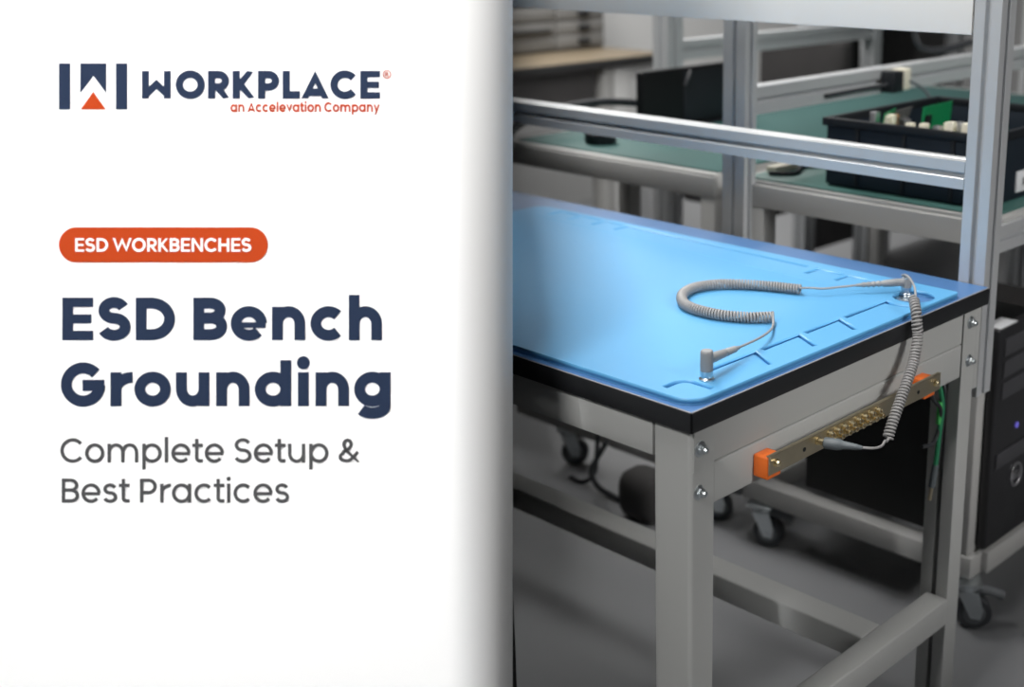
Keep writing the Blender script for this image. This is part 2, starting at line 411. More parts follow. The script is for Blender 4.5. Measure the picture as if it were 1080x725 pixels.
MB().box(BX0-.002, BX0+.045, .125, .712, .108, .156, .003).build('shelf_beam', 'paint2', mb)
MB().box(BX0+.045, BX1, .112, .150, .108, .156, .003).build('shelf_beam', 'paint2', mb)
MB().box(BX0+.045, BX1, .665, .705, .108, .156, .003).build('shelf_beam', 'paint2', mb)
MB().prism(slot_profile(.972, 1.012, .700, .760), 'z', .16, 1.62).build('upright', 'alu', mb)
MB().prism(slot_profile(.730, .770, .987, 1.047), 'x', 1.013, 2.72).build('cross_rail', 'alu', mb)
MB().prism(slot_profile(.730, .770, 1.30, 1.36), 'x', 1.013, 2.72).build('cross_rail', 'alu', mb)
MB().prism(slot_profile(2.70, 2.745, .70, .76), 'z', .16, 1.62).build('upright', 'alu', mb)
def caster(parent, x, y, az, ztop=.108):
    c = Vector((x, y, 0)); f = Vector((math.cos(az), math.sin(az), 0)); sd = Vector((-f.y, f.x, 0)); r = .036
    ax = c + Vector((0, 0, r)) + f*.018
    k = MB().lathe(ax - sd*.014, sd, [(.010, 0), (r-.004, .0), (r, .004), (r, .024), (r-.004, .028), (.010, .028)], 32)
    ro = MB().box(-.03, .03, -.03, .03, ztop-.006, ztop-.001, .001, 1, Matrix.Translation(c) @ Matrix.Rotation(az, 4, 'Z'))
    ro.lathe(c + Vector((0, 0, ztop-.022)), (0, 0, 1), [(.022, 0), (.026, .004), (.024, .016)], 24)
    for sg in (-1, 1):
        o = [(-.018, ztop-.022), (.024, ztop-.022), (.034, r+.012), (.030, r-.010), (.010, r-.008)]
        pts = [c + f*u + sd*(sg*.0175) + Vector((0, 0, v)) for u, v in o]; pts2 = [p + sd*(sg*.0025) for p in pts]
        A = [ro.bm.verts.new(p) for p in pts]; B = [ro.bm.verts.new(p) for p in pts2]
        for i in range(5): ro.bm.faces.new((A[i], A[(i+1) % 5], B[(i+1) % 5], B[i]))
        ro.bm.faces.new(A); ro.bm.faces.new(B)
    base = ro.build('caster', 'zinc', parent)
    k.build('wheel', 'tyre', base)
    MB().lathe(ax - sd*.0152, sd, [(.005, 0), (.022, .0006), (.024, .0022), (.024, .0282), (.022, .0298), (.005, .0304)], 28).build('hub', 'hub', base)
    MB().cyl(ax - sd*.022, ax + sd*.022, .0055, 12).build('axle', 'zinc', base)
    p0 = c + f*.022 + Vector((0, 0, ztop-.022)); p1 = c + f*.075 + Vector((0, 0, ztop-.034))
    bmk = MB(); bmk.tube([p0, p0.lerp(p1, .5) + Vector((0, 0, .002)), p1], .009, 10, [.011, .010, .011]); bmk.build('brake_pedal', 'hub', base)
caster(mb, 1.005, .135, R(-55)); caster(mb, 1.012, .665, R(-70)); caster(mb, 2.72, .135, 0); caster(mb, 2.72, .68, 0)
tag(MB().box(1.022, 2.70, .140, .735, .8522, .8562, .0015, 2).build('bench_mat', 'green'), 'green mat under the black parts bin on the mobile bench', 'mat')

# black parts bin
bn = thing('parts_bin', 'black open parts bin full of circuit boards on the green mat of the mobile bench', 'bin', (1.28, .36, .857))
x0, x1, y0, y1, z0, z1 = 1.052, 1.50, .175, .548, .8572, 1.000
k = MB(); t = .005
k.box(x0+.006, x1-.006, y0+.006, y1-.006, z0, z0+.005)
k.box(x0+.002, x0+t+.002, y0+.002, y1-.002, z0+.004, z1-.016, .001); k.box(x1-t-.002, x1-.002, y0+.002, y1-.002, z0+.004, z1-.016, .001)
k.box(x0+.004, x1-.004, y0+.002, y0+t+.002, z0+.004, z1-.016, .001); k.box(x0+.004, x1-.004, y1-t-.002, y1-.002, z0+.004, z1-.016, .001)
k.build('wall_shell', 'toted', bn)
k = MB()
k.box(x0-.006, x0+t+.003, y0-.006, y1+.006, z1-.017, z1, .002); k.box(x1-t-.003, x1+.006, y0-.006, y1+.006, z1-.017, z1, .002)
k.box(x0, x1, y0-.006, y0+t+.003, z1-.017, z1, .002); k.box(x0, x1, y1-t-.003, y1+.006, z1-.017, z1, .002)
k.build('rim', 'tote', bn)
for y in (.25, .36, .47):
    MB().box(x0-.003, x0+.004, y-.004, y+.004, z0+.006, z1-.018, .001).build('rib', 'tote', bn)
lh = MB().box(1.176, 1.256, y0-.003, y0+.0018, .872, .914, .001).build('white_label', 'paper', bn)
k = MB()
for i in range(9): k.box(1.196+.0042*i, 1.196+.0042*i+(.0028 if i % 3 else .0016), y0-.0036, y0-.0028, .884, .900)
k.build('printed_bars', 'ink', lh)
# boards in the bin
def board(x, y, z, rz, tilt, wd, ht, label, chips, m='pcb'):
    T = Matrix.Translation((x, y, z)) @ Matrix.Rotation(rz, 4, 'Z') @ Matrix.Rotation(tilt, 4, 'X')
    r = thing('circuit_board', label, 'circuit board', (x, y, z), 'circuit boards in the parts bin')
    MB().box(-wd/2, wd/2, -.0009, .0009, 0, ht, .0003, 1, T).build('board', m, r)
    for (cx, cz, w_, h_, d_, mm) in chips:
        MB().box(cx-w_/2, cx+w_/2, -d_, -.0008, cz-h_/2, cz+h_/2, .0008, 1, T).build('component', mm, r)
board(1.165, .362, .906, R(4), R(4), .130, .127, 'upright green circuit board standing highest in the black parts bin', [(-.045, .10, .018, .02, .008, 'tote'), (.02, .035, .03, .02, .010, 'pcbx'), (.04, .04, .02, .02, .010, 'silver')])
board(1.125, .462, .906, R(18), R(10), .09, .110, 'green circuit board left of the highest board in the bin', [(-.03, .095, .02, .018, .010, 'pcbx'), (.0, .095, .02, .016, .012, 'pcbx'), (.03, .09, .015, .02, .014, 'copper')])
board(1.30, .300, .906, R(-6), R(-8), .12, .106, 'green circuit board behind the highest board in the bin', [(-.04, .088, .02, .016, .010, 'pcbx'), (0, .09, .02, .014, .012, 'silver'), (.04, .088, .02, .016, .010, 'pcbx')])
board(1.135, .235, .906, R(-14), R(14), .10, .096, 'green circuit board nearest the right end of the black bin', [(-.03, .082, .02, .016, .010, 'pcbx'), (.0, .082, .02, .014, .012, 'pcbx'), (.03, .08, .02, .016, .012, 'pcbx')])
board(1.20, .50, .906, R(8), R(20), .12, .108, 'circuit board leaning at the left end of the black bin', [(-.035, .07, .03, .03, .016, 'copper'), (.02, .075, .03, .026, .018, 'silver'), (.045, .04, .02, .02, .014, 'pcbx')], 'slate')
k = MB()
for i in range(9): k.box(1.07+.012*(i % 3)+.02*i, 1.085+.012*(i % 3)+.02*i, .215+.012*(i % 4), .229+.012*(i % 4), .963+.003*(i % 3), .978+.003*(i % 3), .001)
k.bm.free()
cs = [(1.078, .300), (1.10, .288), (1.078, .270), (1.085, .335), (1.12, .275), (1.083, .24), (1.074, .360), (1.115, .43), (1.10, .46)]
for i, (x, y) in enumerate(cs):
    tag(MB().box(x-.009, x+.009, y-.007, y+.007, .906, 1.004 + .005*(i % 3), .0015, 2).build('terminal_block', 'pcbx' if i % 4 else 'silver'),
        'small ivory terminal block among the green boards at the front of the parts bin' if i % 4 else 'small silver terminal block among the green boards of the parts bin', 'connector', 'loose terminal blocks in the parts bin')
tag(MB().box(1.062, 1.27, .19, .53, .863, .9045, .004).build('packing_foam', 'slate'), 'dark packing foam filling the bottom of the parts bin', 'foam')
# adapter and plug on the rail
ad = thing('power_adapter', 'black power adapter with an ivory plug fixed on the grey slotted rail', 'adapter', (1.56, .715, 1.0))
MB().box(1.535, 1.580, .690, .729, .990, 1.042, .004).build('adapter_body', 'tote', ad)
MB().box(1.580, 1.622, .695, .729, .992, 1.044, .004).build('ivory_plug', 'pcbx', ad)
MB().tube(spline([(1.538, .71, 1.010), (1.44, .722, 1.006), (1.30, .724, 1.004)], 8), .005, 8).build('cable', 'rubber', ad)
MB().tube(spline([(1.615, .70, 1.015), (1.640, .66, .985), (1.645, .64, .93), (1.630, .63, .868)], 8), .004, 8).build('cable', 'plugd', ad)
tag(MB().tube(spline([(1.06, .70, .861), (1.10, .66, .861), (1.18, .69, .861), (1.24, .63, .861), (1.33, .66, .861), (1.45, .60, .861), (1.60, .62, .861)], 8), .0045, 8).build('loose_cable', 'rubber'),
    'thin black cable lying on the green mat left of the parts bin', 'cable')
tag(MB().box(1.085, 1.24, .700, .728, .8565, .870, .002).build('ruler', 'pcbx'), 'pale ruler lying on the green mat beside the slotted upright', 'ruler')

# computer tower on the lower shelf
pc = thing('computer_tower', 'black computer tower standing on the low shelf of the mobile workbench', 'computer', (1.12, .33, .157))
MB().box(1.030, 1.215, .135, .560, .170, .632, .004).build('case', 'black', pc)
fb = MB().box(1.030, 1.215, .112, .135, .166, .634, .006, 3).build('front_bezel', 'bezel', pc)
for z in (.575, .530, .485):
    MB().box(1.052, 1.200, .1095, .1125, z, z+.036, .001).build('drive_bay', 'bezel2', fb)
MB().box(1.046, 1.208, .108, .1125, .338, .372, .002).build('charcoal_strip', 'bezel2', fb)
MB().lathe((1.127, .1115, .411), (0, -1, 0), [(.006, 0), (.006, .002), (0, .002)], 16).build('power_light', 'led', fb)
bd = MB(); n = 32
bd.tube([(1.140 + .021*math.cos(2*math.pi*i/n), .1105, .299 + .024*math.sin(2*math.pi*i/n)) for i in range(n+1)], .0026, 8)
bdo = bd.build('round_badge', 'silver', fb)
def lcd(x, z, w_, h_):     # the four badge letters
    g = MB(); y0_, y1_ = .1088, .1105; s = .0016
    def ln(a, b):
        a = Vector((x + a[0]*w_, 0, z + a[1]*h_)); b = Vector((x + b[0]*w_, 0, z + b[1]*h_)); g.tube([(a.x, .1100, a.z), (b.x, .1100, b.z)], s*.62, 6)
    return g, ln
for ch_i, (gx, segs) in enumerate(((1.1245, [((0,0),(0,1)),((0,1),(.6,.9)),((.6,.9),(1,.5)),((1,.5),(.6,.1)),((.6,.1),(0,0))]),
                                  (1.1325, [((0,0),(0,1)),((0,1),(1,1)),((0,.5),(.9,.5)),((0,0),(1,0))]),
                                  (1.1410, [((0,0),(0,1)),((0,0),(1,0))]), (1.1490, [((0,0),(0,1)),((0,0),(1,0))]))):
    g, ln = lcd(gx, .2915, .0062, .015)
    for sgm in segs: ln(*sgm)
    g.build('badge_letter', 'silver', bdo)
tag(MB().box(1.034, 1.105, .114, .150, .6345, .6352, 0, 2).build('paper_slip', 'paper'), 'white paper slip lying on top of the black computer tower', 'paper')
# dark cushion of gear behind the tower
tag(MB().box(1.26, 1.62, .20, .52, .157, .56, .05, 4).build('equipment_bag', 'bag'), 'dark grey bag standing on the low shelf behind the computer tower', 'bag')

# ------------------------------------------------------------------ third bench (green mat), rear left
tb = thing('green_mat_workbench', 'grey workbench with a green mat at the rear left behind the slotted upright', 'workbench', (1.8, 1.15, 0))
TY0, TY1 = .805, 1.50
MB().box(1.005, 2.75, TY0+.004, TY1, .842, .852, .001).build('tabletop', 'paint2', tb)
MB().box(1.0, 1.045, TY0, TY1, .797, .846, .002).build('frame_beam', 'paint2', tb)
MB().box(1.046, 2.75, TY0, TY0+.04, .797, .842, .002).build('frame_beam', 'paint2', tb)
MB().box(1.046, 2.75, TY1-.04, TY1, .797, .842, .002).build('frame_beam', 'paint2', tb)
for (x, y) in ((1.002, TY0+.001), (2.70, TY0+.001), (1.40, TY1-.046), (2.70, TY1-.046)):
    MB().box(x, x+.05, y, y+.042, .10, .797, .002).build('leg', 'paint2', tb)
MB().box(1.0, 1.045, TY0+.044, TY1, .108, .156, .003).build('shelf_beam', 'paint2', tb)
MB().box(1.052, 2.70, TY0+.002, TY0+.04, .108, .156, .003).build('shelf_beam', 'paint2', tb)
MB().box(1.075, 1.10, TY0, TY0+.012, .800, .835, .001).build('latch', 'tote', tb)
MB().prism(slot_profile(1.622, 1.687, TY1+.005, TY1+.065), 'z', .10, 1.62).build('upright', 'alu', tb)
MB().prism(slot_profile(TY1+.01, TY1+.055, 1.005, 1.060), 'x', 1.689, 2.70).build('cross_rail', 'alu', tb)
MB().prism(slot_profile(2.70, 2.745, TY1+.005, TY1+.065), 'z', .10, 1.62).build('upright', 'alu', tb)
for (x, y) in ((1.03, 1.33), (2.70, .84), (2.70, 1.46), (1.03, .835)): caster(tb, x, y, R(-50))
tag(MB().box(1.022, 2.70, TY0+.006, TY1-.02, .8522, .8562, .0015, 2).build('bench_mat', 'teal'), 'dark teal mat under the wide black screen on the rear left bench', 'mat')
cr = thing('display_screen', 'wide black flat screen standing on the rear left bench between the two slotted uprights', 'screen', (1.65, 1.43, .857))
MB().box(1.296, 1.70, 1.300, 1.326, .8595, 1.016, .006, 3).build('panel', 'black', cr)
MB().box(1.456, 1.69, 1.2965, 1.301, .872, 1.004, .002).build('cover_plate', 'tote', cr)
MB().tube(spline([(1.478, 1.294, 1.006), (1.464, 1.290, .988), (1.456, 1.294, .970)], 6), .004, 8).build('grip', 'bezel2', cr)
MB().box(1.34, 1.66, 1.285, 1.345, .8565, .861, .002).build('foot', 'tote', cr)
tp = thing('tape_dispenser', 'small black rounded gadget on the green mat at the rear left', 'tape dispenser', (1.16, 1.32, .857))
MB().lathe((1.118, 1.278, .8565), (0, 0, 1), [(.036, 0), (.040, .006), (.040, .026), (.030, .034), (0, .036)], 32).build('body', 'tote', tp)
MB().lathe((1.113, 1.262, .890), (0, 0, 1), [(.010, 0), (.010, .006), (0, .007)], 20).build('dial', 'silver', tp)
tag(MB().tube(spline([(1.70, 1.40, .868), (1.50, 1.42, .90), (1.25, 1.44, .93), (1.02, 1.46, .90), (.96, 1.50, .80)], 10), .010, 10).build('thick_cable', 'rubber'),
    'thick black cable looping across the rear left bench', 'cable')
# clutter under the rear benches
tag(MB().tube(spline([(.95, 1.105, .150), (.945, 1.130, .105), (.94, 1.152, .063), (.945, 1.136, .024), (.95, 1.092, .009), (.95, 1.03, .009), (.96, .99, .009)], 10), .007, 8).build('floor_cable', 'rubber'), 'black cable on the floor under the front apron, curling right towards the front leg', 'cable')
tag(MB().tube(spline([(.985, 1.150, .20), (.970, 1.153, .165), (.965, 1.156, .10), (.965, 1.168, .040), (.96, 1.204, .008), (.96, 1.25, .008)], 10), .006, 8).build('hanging_cable', 'rubber'), 'black cable hanging straight down under the front apron, then bending left along the floor', 'cable')
tag(MB().box(.88, .985, .885, 1.02, .0005, .125, .04, 4).build('equipment_bag', 'bag'), 'small dark bag on the floor seen under the front apron beside the front leg', 'bag')
tag(MB().box(1.45, 1.75, .92, 1.30, .157, .42, .012, 3).build('white_carton', 'white'), 'white carton under the rear left bench', 'carton')
# office chair beyond the benches
oc = thing('office_chair', 'dark office chair seen under the mobile workbench', 'chair', (2.45, 1.75, 0))
MB().box(2.22, 2.68, 1.56, 2.00, .43, .50, .03, 4).build('seat', 'bag', oc)
MB().box(2.64, 2.70, 1.58, 1.98, .56, 1.0, .03, 4).build('backrest', 'bag', oc)
MB().cyl((2.45, 1.78, .09), (2.45, 1.78, .44), .022).build('column', 'zinc', oc)
for i in range(5):
    a_ = R(72*i+10); d_ = Vector((math.cos(a_), math.sin(a_), 0)); c_ = Vector((2.45, 1.78, 0))
    lg = MB().tube([c_ + d_*.02 + Vector((0, 0, .105)), c_ + d_*.29 + Vector((0, 0, .075))], .018, 10, [.024, .014]).build('base_leg', 'zinc', oc)
    MB().lathe(c_ + d_*.29 + Vector((-d_.y, d_.x, 0))*-.012 + Vector((0, 0, .026)), Vector((-d_.y, d_.x, 0)), [(.02, 0), (.026, .003), (.026, .021), (.02, .024)], 20).build('castor', 'rubber', lg)

# ------------------------------------------------------------------ far background
dk = thing('wood_top_desk', 'wood topped desk with a white frame at the far left against the wall', 'desk', (2.5, 3.1, 0))
MB().box(1.6, 3.04, 2.79, 3.55, .815, .85, .003).build('desktop', 'wood', dk)
MB().box(1.6, 3.042, 2.786, 2.79, .812, .848, .001).build('dark_edge', 'deskdark', dk)
MB().box(1.6, 2.62, 2.82, 3.5, .62, .812, .003).build('drawer_unit', 'slate', dk)
MB().box(1.6, 2.64, 2.80, 2.86, .50, .57, .003).build('frame_bar', 'paint2', dk)
MB().box(2.655, 2.715, 2.80, 2.88, 0, .812, .003).build('leg', 'paint2', dk)
MB().box(2.718, 2.83, 2.80, 2.88, 0, .812, .003).build('leg', 'white', dk)
MB().box(2.832, 3.03, 2.81, 2.87, .75, .812, .003).build('frame_bar', 'white', dk)
cb = thing('drawer_cabinet', 'grey drawer cabinet with dark pulls standing on the wood topped desk', 'cabinet', (2.5, 3.35, .85))
MB().box(1.9, 3.035, 3.18, 3.54, .851, 1.45, .004).build('carcass', 'mid', cb)
for z_ in (.862, .922, .985, 1.06):
    h_ = .056 if z_ < 1 else .12
    d_ = MB().box(2.735, 3.025, 3.166, 3.179, z_, z_+h_, .003).build('drawer', 'mid', cb)
    MB().box(2.862, 2.925, 3.150, 3.167, z_+.016, z_+.034, .003).build('pull', 'tote', d_)
    d_ = MB().box(2.30, 2.725, 3.166, 3.179, z_, z_+h_, .003).build('drawer', 'mid', cb)
    if .90 < z_ < .95: MB().box(2.42, 2.69, 3.155, 3.167, z_+.012, z_+.030, .003).build('label_slot', 'deskdark', d_)
# far racks (slotted uprights, rails, dark panels)
rk = thing('equipment_rack', 'grey equipment rack with dark back panels beyond the green mat benches', 'rack', (3.2, 2.1, 0))
for x in (2.86, 3.42, 3.98): MB().prism(slot_profile(x, x+.07, 1.90, 1.96), 'z', 0, 1.7).build('upright', 'alu', rk)
for x0_, x1_ in ((2.931, 3.418), (3.491, 3.978)):
    MB().prism(slot_profile(1.90, 1.95, 1.01, 1.07), 'x', x0_, x1_).build('cross_rail', 'alu', rk)
    MB().prism(slot_profile(1.90, 1.95, .55, .60), 'x', x0_, x1_).build('cross_rail', 'alu', rk)
    MB().box(x0_, x1_, 1.96, 1.97, .1, 1.0, .001).build('back_panel', 'slate', rk)
mo = thing('monitor', 'black monitor beyond the adapter on the slotted rail', 'monitor', (3.0, 1.5, .857))
MB().box(2.80, 3.30, 1.70, 1.73, .80, 1.10, .006).build('screen', 'black', mo)
MB().box(3.03, 3.07, 1.735, 1.77, .62, .95, .003).build('stand', 'tote', mo)
MB().box(2.92, 3.18, 1.70, 1.86, .60, .62, .003).build('base', 'tote', mo)
tag(MB().box(2.79, 3.34, 1.56, 1.888, .56, .60, .003).build('rack_shelf', 'paint2'), 'grey shelf carrying the black monitor', 'shelf')
tag(MB().tube(spline([(1.80, .80, 1.20), (1.80, .80, 1.12), (1.82, .79, 1.075), (1.95, .80, 1.06), (2.1, .80, 1.07)], 8), .009, 8).build('looped_cable', 'rubber'), 'black cable looped around the rail behind the white panel', 'cable')
r2 = thing('storage_rack', 'grey storage rack with shelves at the far right edge', 'rack', (3.4, .9, 0))
for x in (3.1, 4.3): 
    for y in (.55, 1.10): MB().prism(slot_profile(x, x+.05, y, y+.05), 'z', 0, 1.7).build('upright', 'alu', r2)
for z in (.35, .78, 1.10):
    MB().box(3.1, 4.35, .602, 1.098, z, z+.03, .002).build('shelf', 'paint2', r2)
    MB().prism(slot_profile(.55, .60, z-.02, z+.03), 'x', 3.152, 4.298).build('rail', 'alu', r2)
for i, (x, z, w_, h_, mm, lb_) in enumerate(((3.2, .81, .5, .24, 'tote', 'black case on the storage rack at the right edge, behind the tall upright'), (3.2, .38, .45, .32, 'slate', 'dark grey case on the lowest shelf of the storage rack'))):
    bx_ = thing('equipment_case', lb_, 'case', (x+.2, .8, z))
    MB().box(x, x+w_, .64, 1.05, z+.0005, z+h_, .01, 3).build('body', mm, bx_)
    MB().box(x+.1, x+w_-.1, .63, .641, z+h_*.5, z+h_*.5+.03, .003).build('handle', 'bezel2', bx_)
    MB().box(x-.002, x+w_+.002, .638, 1.052, z+h_*.78, z+h_*.8, .001).build('lid_seam', 'bezel', bx_)

# ------------------------------------------------------------------ added board for the overlaid graphic, right edge rounded to shade into dark
fwd = Vector((math.cos(PITCH)*math.cos(YAW), math.cos(PITCH)*math.sin(YAW), math.sin(PITCH)))
right = fwd.cross(Vector((0, 0, 1))).normalized(); down = fwd.cross(right)
SD = 1.54; U = SD/1330.4
ORG = CAM + fwd*SD - right*(716.1*U) - down*(292.4*U)
SM = Matrix(((right.x, down.x, -fwd.x, ORG.x), (right.y, down.y, -fwd.y, ORG.y), (right.z, down.z, -fwd.z, ORG.z), (0, 0, 0, 1)))   # board frame: u right, v down, w out
sg = thing('graphic_board', 'tall white graphic board with navy, orange and grey lettering, added beside the bench for the overlaid graphic', 'sign', tuple(ORG))
UE = 532.5
def board_mesh():
    k = MB(); TH = .072
    prof = [(-70*U, 0)]
    n = 18; rx = 58*U; rz = .070
    for i in range(n+1):
        t = R(90*i/n); prof.append(((UE*U - rx) + rx*math.sin(t), -rz + rz*math.cos(t)))
    prof += [(UE*U, -TH), (-70*U, -TH)]
    A = [k.bm.verts.new((u, -110*U, w_)) for u, w_ in prof]; B = [k.bm.verts.new((u, 1260*U, w_)) for u, w_ in prof]
    N = len(prof)
    for i in range(N): k.bm.faces.new((A[i], A[(i+1) % N], B[(i+1) % N], B[i]))
    k.bm.faces.new(A); k.bm.faces.new(B)
    k.bm.transform(SM)
    g = k.bm.verts[:] + k.bm.edges[:] + k.bm.faces[:]
    r = bmesh.ops.bisect_plane(k.bm, geom=g, plane_co=(0, 0, .001), plane_no=(0, 0, -1), clear_outer=True)
    bmesh.ops.edgeloop_fill(k.bm, edges=[e for e in r['geom_cut'] if isinstance(e, bmesh.types.BMEdge)])
    return k
bdm = board_mesh().build('board', 'board', sg, cut=False)
# rear prop
pt = SM @ Vector((120*U, 300*U, -.076)); pf = Vector((pt.x + .06, pt.y + .12, 0))
MB().tube([pt, pf], .012, 12).build('prop_leg', 'tote', sg, cut=False)

# --- lettering: every glyph is drawn from centre-line strokes of one weight
def arc(cx, cy, rx, ry, a0, a1, n=26):
    return [(cx + rx*math.cos(R(a0+(a1-a0)*i/n)), cy + ry*math.sin(R(a0+(a1-a0)*i/n))) for i in range(n+1)]
CH, XH, AS, DS = .70, .55, .745, -.205
def glyph(c, w):
    s = w/2; o = .010
    H_ = CH
    if c == ' ': return [], .26 - w*.2, 0, 0
    st, rd = .075 - w*.1, .045 - w*.08
    if c == 'E': W = .42+w*.55; q = s*.86; return [[(s, 0), (s, H_)], ('w', [(s, H_-q), (W, H_-q)], .86), ('w', [(s, H_/2), (W-.03, H_/2)], .82), ('w', [(s, q), (W, q)], .86)], W, st, .04
    if c == 'F': W = .44; return [[(s, 0), (s, H_)], [(s, H_-s), (W, H_-s)], [(s, H_/2), (W, H_/2)]], W, st, .04
    if c == 'L': W = .36+w*.5; return [[(s, 0), (s, H_)], [(s, s), (W, s)]], W, st, .03
    if c == 'H': W = .54+w*.5; return [[(s, 0), (s, H_)], [(W-s, 0), (W-s, H_)], [(s, H_/2), (W-s, H_/2)]], W, st, st
    if c == 'N': W = .55+w*.6; return [[(s, 0), (s, H_)], [(W-s, 0), (W-s, H_)], ('clamp', [(s-.0, H_+.02), (W-s, -.02)])], W, st, st
    if c == 'S':
        W = .50+w*.35; m = H_*.515; r1 = (H_-s+o-m)/2; r2 = (m-s+o)/2
        a = arc(W/2, m+r1, W/2-s-.02, r1, 22, 270); b = arc(W/2, m-r2, W/2-s, r2, 90, -158)
        return [a + b[1:]], W, rd, rd
    if c == 'D': W = .58+w*.45; bx = W*.40; return [[(s, s), (bx, s)] + arc(bx, H_/2, W-s-bx, H_/2-s, -90, 90) + [(s, H_-s)], [(s, 0), (s, H_)]], W, st, rd
    if c == 'B':
        W = .48+w*.5; m = H_*.52; bx = W*.5; r1 = (H_-s-m)/2; r2 = (m-s)/2
        return [[(s, 0), (s, H_)], [(s, H_-s), (bx, H_-s)] + arc(bx, m+r1, W-s-bx-.025, r1, 90, -90) + [(s, m)], [(s, m), (bx, m)] + arc(bx, m-r2, W-s-bx, r2, 90, -90) + [(s, s)]], W, st, rd
    if c in 'PR':
        W = .46+w*.5; m = H_*.42; bx = W*.5; r1 = (H_-s-m)/2
        g = [[(s, 0), (s, H_)], [(s, H_-s), (bx, H_-s)] + arc(bx, m+r1, W-s-bx, r1, 90, -90) + [(s, m)]]
        if c == 'R': g.append(('clamp', [(bx-.03, m), (W-s+.02, -.03)]))
        return g, W+.01, st, rd
    if c == 'O': W = .73+w*.2; return [('closed', arc(W/2, H_/2, W/2-s, H_/2-s+o, 0, 360, 48)[:-1])], W, rd, rd
    if c == 'C': W = .665+w*.2; return [arc(.365+w*.1, H_/2, .365+w*.1-s, H_/2-s+o, 40, 320, 40)], W, rd, rd
    if c == 'G':
        W = .71+w*.2; cx = W/2; return [arc(cx, H_/2, cx-s, H_/2-s+o, 42, 358, 44), [(W-s*.2, H_/2-s*.15), (cx-.01, H_/2-s*.15)]], W, rd, rd
    if c == 'A': W = .64+w*.45; k = s*1.05; return [('clamp', [(k-.012, -.03), (W/2, H_-s*.55), (W-k+.012, -.03)]), [(W*.22, H_*.23), (W*.78, H_*.23)]], W, .01, .01
    if c == 'W': W = .98+w*.5; k = s*1.02; return [('clamp', [(k-.008, H_+.03), (W*.27, s*.2), (W/2, H_-s*.6), (W*.73, s*.2), (W-k+.008, H_+.03)])], W, .01, .01
    if c == 'K': W = .50+w*.55; return [[(s, 0), (s, H_)], ('clamp', [(s*1.2, H_*.38), (W-s*1.5, H_+.03)]), ('clamp', [(.16+s*.4, H_*.50), (W-s*1.1, -.03)])], W, st, .01
    if c == '&':
        W = .62+w*.3
        return [('clamp', [(W-s*.6, -.02), (W*.36, H_*.50)] + arc(W*.42, H_*.755, W*.17, H_*.245-s, 215, -30, 22) + [(W*.46, H_*.56), (W*.24, H_*.46)] + arc(W*.36, H_*.235, W*.36-s, H_*.235-s, 125, 335, 22) + [(W-s*1.1, H_*.44)])], W, rd, rd
    X = XH; rw = .56+w*.28; rx = rw/2-s; ry = X/2-s+o
    if c in 'adgqpb':
        if c in 'adgq':
            g = [('closed', arc(rw/2, X/2, rx, ry, 0, 360, 44)[:-1])]; sx = rw-s
            y0 = {'a': 0, 'd': 0, 'g': None, 'q': DS}[c]
            if c == 'g': g.append([(sx, X), (sx, 0)] + arc(rw/2+.0, 0.0, sx-rw/2, -DS-s, 0, -150, 24))
            else: g.append([(sx, y0), (sx, AS if c == 'd' else X)])
            return g, rw, rd, st
        g = [('closed', arc(rw/2, X/2, rx, ry, 0, 360, 44)[:-1]), [(s, DS if c == 'p' else 0), (s, X if c == 'p' else AS)]]
        return g, rw, st, rd
    if c == 'o': return [('closed', arc(rw/2, X/2, rx, ry, 0, 360, 44)[:-1])], rw, rd, rd
    if c == 'c': return [arc(rw/2, X/2, rx, ry, 44, 316, 36)], rw-.05, rd, rd
    if c == 'e': return [('w', [(s, X/2-s*.30), (rw*.962, X/2-s*.30)], 1-1.9*max(0, w-.09)/.09*.25), arc(rw/2, X/2, rx, ry, 0, 318, 40)], rw, rd, rd
    if c == 's':
        W = .40+w*.35; m = X*.515; r1 = (X-s+o-m)/2; r2 = (m-s+o)/2
        a = arc(W/2, m+r1, W/2-s-.015, r1, 20, 270); b = arc(W/2, m-r2, W/2-s, r2, 90, -160)
        return [a + b[1:]], W, rd, rd
    if c in 'nhm':
        nw = .47+w*.5; r = nw/2-s; tp_ = X-s+o; cyy = tp_-min(r, tp_-.05)*1.05
        g = [[(s, 0), (s, AS if c == 'h' else X)], arc(nw/2, cyy, r, tp_-cyy, 180, 0, 24) + [(nw-s, 0)]]
        W = nw
        if c == 'm':
            d = nw-w; g.append([(p[0]+d, p[1]) for p in arc(nw/2, cyy, r, tp_-cyy, 180, 0, 24) + [(nw-s, 0)]]); W = nw+d
        return g, W, st, st
    if c == 'u':
        nw = .47+w*.5; r = nw/2-s; bt = s-o; cyy = bt+min(r, .25)*1.05
        return [[(s, X)] + arc(nw/2, cyy, r, cyy-bt, 180, 360, 24), [(nw-s, X), (nw-s, 0)]], nw, st, st
    if c == 'r': W = .27+w*.55; return [[(s, 0), (s, X)], arc(W, X*.5, W-s, X*.5-s+.005, 180, 90, 18)], W, st, .0
    if c == 't': W = .27+w*.55; tx = W*.42; return [[(tx, .69), (tx, s+.09)] + arc(tx+.09, s+.09, .09, .09, 180, 270, 10) + [(W, s)], [(0, X-s), (W, X-s)]], W, .02, .02
    if c == 'l': return [[(s, 0), (s, AS)]], w, st, st
    if c == 'i': return [[(s, 0), (s, X)], ('dot', (s, .685+w*.10), .56*w+.006)], w, st, st
    if c == 'v': W = .48+w*.45; k = s*1.05; return [('clampx', [(k-.008, X+.03), (W/2, s*.25), (W-k+.008, X+.03)])], W, .01, .01
    if c == 'y': W = .50+w*.45; k = s*1.05; return [('clampx', [(k-.008, X+.03), (W/2+.01, .03)]), ('clampy', [(W-k+.008, X+.03), (W*.28, DS-.03)])], W, .01, .01
    raise KeyError(c)
